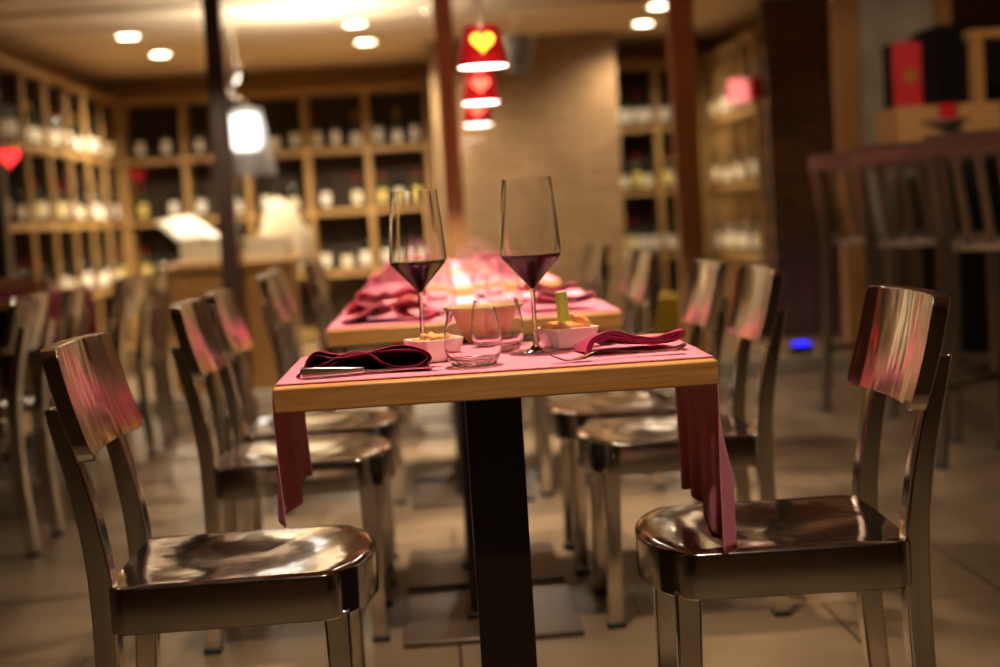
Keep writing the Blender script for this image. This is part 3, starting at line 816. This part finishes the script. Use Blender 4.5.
def make_bottle(lm, cm, gm, sh=0):
    t = thing('wine_bottle', '', 'bottle')
    pr = [(0, .006), (.030, 0), (.0365, .003), (.0375, .01), (.0375, .19), (.036, .205), (.025, .225), (.0155, .243), (.0145, .295), (.0155, .297), (.0155, .305), (0, .305)] if not sh else \
         [(0, .006), (.034, 0), (.041, .003), (.042, .01), (.0415, .12), (.037, .17), (.026, .215), (.016, .25), (.0145, .295), (.0155, .297), (.0155, .305), (0, .305)]
    bm = bmesh.new(); lathe(bm, pr, 20); obj('bottle_glass', bm, gm, t, smooth=45)
    bm = bmesh.new(); r = .0381 if not sh else .0425
    n = 20; z0, z1 = (.045, .150) if not sh else (.035, .122)
    ring = [[bm.verts.new((r*math.cos(a), r*math.sin(a), z)) for a in [-PI/2+(k/n-.5)*2.7*1. for k in range(n+1)]] for z in (z0, z1)]
    for k in range(n): bm.faces.new((ring[0][k], ring[0][k+1], ring[1][k+1], ring[1][k]))
    obj('label', bm, lm, t, smooth=60)
    bm = bmesh.new(); lathe(bm, [(.0162, .24), (.0157, .296), (.0165, .297), (.0165, .307), (0, .3075)], 18); obj('capsule', bm, cm, t, smooth=45)
    return t
variants = []
for lm, cm, gm, sh, d in (('white', 'capblack', 'bottle', 0, 'dark'), ('cream', 'capred', 'bottle', 0, 'red-capped'), ('white', 'capgold', 'bottle2', 1, 'gold-capped'), ('cream', 'capblack', 'bottle', 1, 'round-shouldered'), ('yellowlabel', 'capred', 'bottle2', 0, 'yellow-labelled')):
    variants.append([make_bottle(M[lm], M[cm], M[gm], sh), d, False])
ORD = ['first', 'second', 'third', 'fourth', 'fifth', 'sixth', 'seventh']
def fill(loc, rz, bw, nb, zs, names, rackname, n_of, depth, skip=()):
    Rz = Matrix.Rotation(rz, 3, 'Z')
    for ti, z in enumerate(zs):
        for b in range(nb):
            if (ti, b) in skip: continue
            n = n_of(ti, b)
            for k in range(n):
                v = random.choice(variants) if random.random() < .7 else variants[0]
                lx = b*bw+.045/2+(bw-.045)*(k+.5+.12*random.uniform(-1, 1))/n
                p = Vector(loc)+Rz @ Vector((lx, depth*.3+.05*random.random() if depth > .25 else depth, z+.022))
                lab = '%s wine bottle, %s of %d in %s bay, %s shelf of %s' % (v[1], ORD[k], n, ORD[b], names[ti], rackname)
                if not v[2]: v[2] = True; v[0].location = p; v[0].rotation_euler = (0, 0, rz); v[0]['label'] = lab; v[0]['group'] = 'wine bottles in the racks'
                else: dup(v[0], p, rz+random.uniform(-.3, .3), lab, 'wine bottles in the racks')
ZS = [.05, .57, 1.11, 1.645, 2.165]
t, bw = make_rack('long pale wooden wine rack along the far cellar wall', 2.66, 5, ZS, .32, (-2.655, 13.28, 0), 0)
fill((-2.655, 13.28, 0), 0, bw, 5, ZS[1:4], ['low', 'middle', 'upper'], 'far rack', lambda t_, b: random.choice((2, 3, 3)), .3)
L0 = 9.03
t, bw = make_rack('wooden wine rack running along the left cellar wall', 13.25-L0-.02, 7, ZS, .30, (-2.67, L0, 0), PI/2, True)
fill((-2.67, L0, 0), PI/2, bw, 7, ZS[1:4], ['low', 'middle', 'upper'], 'left rack', lambda t_, b: random.choice((2, 3, 3)), .06)
t, bw = make_rack('short wooden wine rack right of the brick chimney', .74, 2, ZS, .30, (1.565, 12.62, 0), 0)
fill((1.565, 12.62, 0), 0, bw, 2, ZS[1:4], ['low', 'middle', 'upper'], 'chimney rack', lambda t_, b: random.choice((3, 4)), .3)
t, bw = make_rack('wooden wine rack on the right cellar wall seen at an angle', 1.85, 4, ZS, .28, (2.345, 12.58, 0), -PI/2)
fill((2.345, 12.58, 0), -PI/2, bw, 4, ZS[1:4], ['low', 'middle', 'upper'], 'right side rack', lambda t_, b: random.choice((2, 3)), .055)

# ------------------------------------------------------------------ tasting counter in the cellar
t = thing('tasting_counter', 'golden wooden counter standing just behind the dark glass wall post', 'counter', (-1.20, 9.05, 0))
obj('body', bx(-.36, .34, -.22, .30, .06, .78), M['counter'], t, bevel=.006)
obj('plinth', bx(-.33, .31, -.19, .28, 0, .06), M['rubber'], t)
obj('counter_top', bx(-.40, .40, -.26, .34, .78, .825), M['counter'], t, bevel=.006)
obj('side_panel', bx(-.37, -.36, -.2, .28, .08, .76), M['counter'], t)
# open cream carton with a lid flap leaning left
t = thing('open_carton', 'open cream carton with a slanted white lid, on the counter', 'box', (-1.24, 8.97, .825))
bm = bmesh.new(); 
for a in ((-.24, .38, -.12, -.112, 0, .13), (-.24, .38, .112, .12, 0, .13), (-.24, -.232, -.112, .112, 0, .13), (.372, .38, -.112, .112, 0, .13), (-.232, .372, -.112, .112, 0, .008)): box(bm, *a)
obj('carton_body', bm, M['cream'], t)
bm = bmesh.new(); grid(bm, lambda u, v: ((-.25+.27*u)*(1-v)+(-.41+.22*u)*v, -.12+.22*v, .135*(1-v)+(.25+.03*u)*v+.012*math.sin(u*PI)), 6, 6); obj('lid', bm, M['white'], t, solid=.006)
bm = bmesh.new(); grid(bm, lambda u, v: (-.17+.14*u+.0*v, -.06+.22*v, .20+.012*math.sin(u*9+v*4)-.06*u), 10, 10); obj('pink_tissue', bm, M['pink'], t, solid=.003)
def bagmesh():
    bm = bmesh.new(); n = 36; rings = []
    for z, s, tw in ((0, 1., 0), (.07, 1.05, .05), (.15, 1.03, .1), (.22, .92, .2), (.285, .74, .35), (.33, .5, .5), (.352, .22, .6)):
        rings.append([bm.verts.new(((.15*math.copysign(abs(math.cos(a))**.6, math.cos(a)))*s*(1+.06*math.sin(5*a+z*20))-.14*z-.03*math.cos(a)*(z > .2), (.09*math.copysign(abs(math.sin(a))**.6, math.sin(a)))*s*(1+.06*math.sin(7*a+z*14)), z+.012*math.sin(6*a)*(z > .2))) for a in [2*PI*k/n+tw*.1 for k in range(n)]])
    for a, b in zip(rings, rings[1:]):
        for k in range(n): bm.faces.new((a[k], a[(k+1) % n], b[(k+1) % n], b[k]))
    bm.faces.new(rings[0][::-1]); bm.faces.new(rings[-1]); return bm
bg = obj('paper_bag', bagmesh(), M['cream'], smooth=60); bg.location = (-.89, 9.25, .825); bg.rotation_euler = (0, 0, .25)
tag(bg, 'crumpled cream paper bag at the right end of the counter', 'bag')
# yellow carton on the cellar floor below the chimney rack
bm = bx(-.11, .11, -.1, .1, 0, .36); yc = obj('yellow_carton', bm, M['yellow'], bevel=.004); yc.location = (1.60, 10.6, 0)
tag(yc, 'plain yellow carton standing on the cellar floor beside the brown post', 'box')

# ------------------------------------------------------------------ left table row
G2 = 'tables of the left row'
LX = -2.05
for i, (y, w) in enumerate(((4.9, 'nearest'), (5.44, 'second'), (6.75, 'third'), (7.29, 'farthest'))):
    dup(table, (LX, y, 0), 0, 'oak topped table under red cloth, %s of the left row' % w, G2)
    r = long_runner.copy(); C.objects.link(r); r.data = long_runner.data.copy(); r.data.materials.clear(); r.data.materials.append(M['raspberry']); r.location = (LX, y, 0)
    tag(r, 'raspberry cloth runner hanging over the %s table of the left row' % w, 'table runner', 'raspberry runners of the left row')
    n_ = NB[1].copy(); C.objects.link(n_); n_.location = (LX+.17, y-.15, ZT)
    tag(n_, 'folded pink napkin on the %s table of the left row' % w, 'napkin', 'folded napkins of the left row')
G3 = 'steel chairs of the left table row'
for x, y, a, w in ((-1.60, 5.0, PI, 'nearest'), (-1.60, 5.58, PI+.1, 'second'), (-1.60, 6.72, PI-.12, 'third'), (-1.585, 7.32, PI+.05, 'farthest')):
    put_chair(x, y, a, 'dark steel chair at the right side of the left table row, %s one' % w, G3)
t = thing('wooden_box', 'low open wooden box standing on the left table row', 'box', (-1.93, 7.07, ZT))
bm = bmesh.new()
for a in ((-.10, .10, -.08, -.07, 0, .075), (-.10, .10, .07, .08, 0, .075), (-.10, -.09, -.07, .07, 0, .075), (.09, .10, -.07, .07, 0, .075), (-.09, .09, -.07, .07, 0, .008)): box(bm, *a)
obj('box_body', bm, M['cratewood'], t, bevel=.002)

# ------------------------------------------------------------------ bar stools, bar table
def make_stool():
    t = thing('bar_stool', '', 'bar stool')
    bm = bmesh.new(); box(bm, -.19, .19, -.19, .19, .775, .815); obj('seat', bm, M['stoolseat'], t, bevel=.016, seg=3)
    for s in (-1, 1):
        bm = bmesh.new(); P = smoothpath([(-.25, s*.19, .012), (-.215, s*.185, .4), (-.20, s*.18, .78), (-.225, s*.18, .95), (-.27, s*.18, 1.17)], 4)
        bar_between(bm, [(p.x, p.y, p.z, 1.) for p in P], .032, .04); l = obj('back_post', bm, M['stoolmetal'], t, bevel=.004)
        obj('foot', bx(-.268, -.232, s*.19-.022, s*.19+.022, 0, .014), M['rubber'], l)
        bm = bmesh.new(); bar_between(bm, [(.21, s*.185, .012, 1), (.17, s*.175, .78, 1)], .034, .034); l = obj('leg', bm, M['stoolmetal'], t, bevel=.004)
        obj('foot', bx(.192, .228, s*.185-.019, s*.185+.019, 0, .014), M['rubber'], l)
        bm = bmesh.new(); box(bm, -.225, .20, s*.183-.01, s*.183+.01, .27, .30); obj('stretcher', bm, M['stoolmetal'], t, bevel=.003)
    bm = bmesh.new(); box(bm, .185, .21, -.175, .175, .27, .30); obj('footrest', bm, M['stoolmetal'], t, bevel=.003)
    bm = bmesh.new(); 
    grid(bm, lambda u, v: (-.266-.008*v-.02*(1-(2*u-1)**2), (2*u-1)*.19, 1.115+.075*v), 14, 4); obj('top_rail', bm, M['stoolmetal'], t, solid=.02)
    for k in range(3):
        y = (k-1)*.085; bm = bmesh.new(); P = smoothpath([(-.185, y, .80), (-.215, y, .92), (-.275, y, 1.13)], 4); bar_between(bm, [(p.x, p.y, p.z, 1) for p in P], .012, .03); obj('slat', bm, M['stoolmetal'], t)
    return t
st = make_stool()
G4 = 'metal bar stools along the high table'
for i, (x, y, a, lab) in enumerate(((2.08, 6.85, .62, 'metal bar stool with slatted back, farthest of those by the high table'), (2.06, 6.12, .76, 'metal bar stool under the wooden crate, middle of those by the high table'), (2.08, 5.30, .76, 'metal bar stool at the right edge, nearest of those by the high table'), (2.95, 5.2, PI/2, 'metal bar stool tucked under the near end of the high table'))):
    if i == 0: st.location = (x, y, 0); st.rotation_euler = (0, 0, a); st['label'] = lab; st['group'] = G4
    elif i < 3: dup(st, (x, y, 0), a, lab, G4)
t = thing('high_table', 'dark high bar table carrying the wooden crate and red box', 'table', (2.62, 6.5, 0))
obj('tabletop', bx(-.50, .55, -.95, .85, 1.105, 1.15), M['darkwood'], t, bevel=.005)
for sx in (-.12, .48):
    for sy in (-.85, .75): obj('leg', bx(sx-.03, sx+.03, sy-.03, sy+.03, 0, 1.105), M['column'], t, bevel=.003)
t = thing('wooden_crate', 'pale wooden crate on the high table under the red box', 'crate', (2.39, 6.98, 1.15))
bm = bmesh.new()
for a in ((-.245, .245, -.16, -.145, 0, .22), (-.245, .245, .145, .16, 0, .22), (-.245, -.23, -.145, .145, 0, .22), (.23, .245, -.145, .145, 0, .22), (-.23, .23, -.145, .145, 0, .015)): box(bm, *a)
obj('crate_body', bm, M['cratewood'], t, bevel=.003)
obj('lid_board', bx(-.245, .245, -.16, .16, .22, .232), M['cratewood'], t, bevel=.002)
bm = bmesh.new(); box(bm, -.02, .06, -.162, -.160, .09, .125); obj('handle_slot', bm, M['rackback'], t)
t = thing('red_gift_box', 'tall red box with a gold emblem standing on the wooden crate', 'box', (2.235, 6.98, 1.382))
obj('box_body', bx(-.068, .068, -.06, .06, 0, .30), M['redtall'], t, bevel=.004)
obj('side_strip', bx(-.080, -.068, -.058, .058, 0, .298), M['black'], t, bevel=.002)
bm = bmesh.new()
heart(bm, .05, .05, .003); lathe(bm, [(.030, -.002), (.034, -.002), (.034, .002), (.030, .002)], 28, close=True)
for v in bm.verts:
    if abs(v.co.z) <= .0021 and v.co.xy.length > .0295: v.co = Vector((v.co.x, v.co.z, v.co.y*1.25))
em = obj('emblem', bm, M['gold'], t); em.location = (.012, -.0615, .145); em['label'] = 'gold emblem in a ring'
t = thing('pedestal_dish', 'pale shallow pedestal dish in front of the wooden crate', 'dish', (2.275, 6.55, 1.15))
bm = bmesh.new(); lathe(bm, [(0, .0), (.05, 0), (.052, .006), (.014, .018), (.012, .10), (.05, .112), (.105, .142), (.108, .148), (.10, .146), (.048, .122), (0, .118)], 36); obj('bowl', bm, M['concrete'], t)
t = thing('red_candle', 'short red candle glass standing on the pedestal dish', 'candle', (2.29, 6.55, 1.269))
bm = bmesh.new(); lathe(bm, [(0, 0), (.036, 0), (.040, .004), (.043, .10), (.039, .10), (.037, .06), (0, .06)], 28); obj('holder', bm, M['redgloss'], t)
bm = bmesh.new(); lathe(bm, [(0, .06), (.0015, .06), (.0015, .075), (0, .075)], 8); obj('wick', bm, M['capblack'], t)
t = thing('wooden_frame_rack', 'open olive wood frame standing at the right edge behind the dish', 'rack', (2.80, 7.25, 1.15))
for a in ((-.14, -.10, -.05, .05, 0, .56), (.24, .28, -.05, .05, 0, .56)): obj('upright', bx(*a), M['counter'], t, bevel=.003)
obj('top_rail', bx(-.16, .30, -.055, .055, .56, .60), M['counter'], t, bevel=.003); obj('base_rail', bx(-.16, .30, -.055, .055, 0, .03), M['counter'], t, bevel=.003)
t = thing('tall_cabinet', 'tall black cabinet in the dark corner right of the concrete pillar', 'cabinet', (3.3, 8.1, 0))
obj('body', bx(-.58, .9, -.2, .25, .05, 1.86), M['black'], t, bevel=.006); obj('plinth', bx(-.55, .87, -.17, .22, 0, .05), M['rubber'], t)
for s in (0, 1): 
    d = obj('door', bx(-.56+s*.73, .15+s*.73, -.22, -.2, .08, 1.83), M['black'], t, bevel=.004); bm = bmesh.new(); tube(bm, [(.10+s*.53, -.235, 1.0), (.10+s*.53, -.235, 1.14)], .006); obj('handle', bm, M['chrome'], d)

# ------------------------------------------------------------------ blue floor lamp
t = thing('blue_floor_light', 'small blue glowing spotlight on the cellar floor behind the glass', 'lamp', (2.12, 8.72, -.035))
bm = bmesh.new(); lathe(bm, [(0, .045), (.06, .045), (.06, .055), (.02, .058), (.018, .065), (0, .065)], 24); obj('base', bm, M['black'], t)
bm = bmesh.new(); lathe(bm, [(.03, .06), (.062, .07), (.068, .17), (.064, .172), (.058, .08), (.0, .075)], 24); obj('housing', bm, M['black'], t)
bm = bmesh.new(); lathe(bm, [(0, .182), (.04, .178), (.062, .168), (.062, .160), (0, .16)], 24); obj('lens', bm, M['blue'], t)
l = bpy.data.lights.new('blue_beam', 'SPOT'); l.energy = 13; l.spot_size = math.radians(36); l.spot_blend = .9; l.color = (.008, .012, 1); l.shadow_soft_size = .04
o = bpy.data.objects.new('blue_beam', l); C.objects.link(o); o.location = (2.12, 8.80, .15); o.rotation_euler = (Vector((.55, 1.75, .12))).to_track_quat('-Z', 'Y').to_euler()

# ------------------------------------------------------------------ world, view
w = bpy.data.worlds.new('world'); bpy.context.scene.world = w; w.use_nodes = True
w.node_tree.nodes['Background'].inputs[0].default_value = (1, .78, .58, 1); w.node_tree.nodes['Background'].inputs[1].default_value = .02
sc = bpy.context.scene
sc.view_settings.view_transform = 'Standard'; sc.view_settings.look = 'None'; sc.view_settings.gamma = 1; sc.view_settings.use_curve_mapping = False
sc.view_settings.exposure = 0.68
sc.cycles.use_denoising = True
try: sc.cycles.denoiser = 'OPENIMAGEDENOISE'
except Exception: pass
sc.cycles.max_bounces = 16; sc.cycles.glossy_bounces = 14; sc.cycles.transmission_bounces = 14; sc.cycles.transparent_max_bounces = 24; sc.cycles.sample_clamp_indirect = 6.
sc.cycles.caustics_reflective = False; sc.cycles.caustics_refractive = True
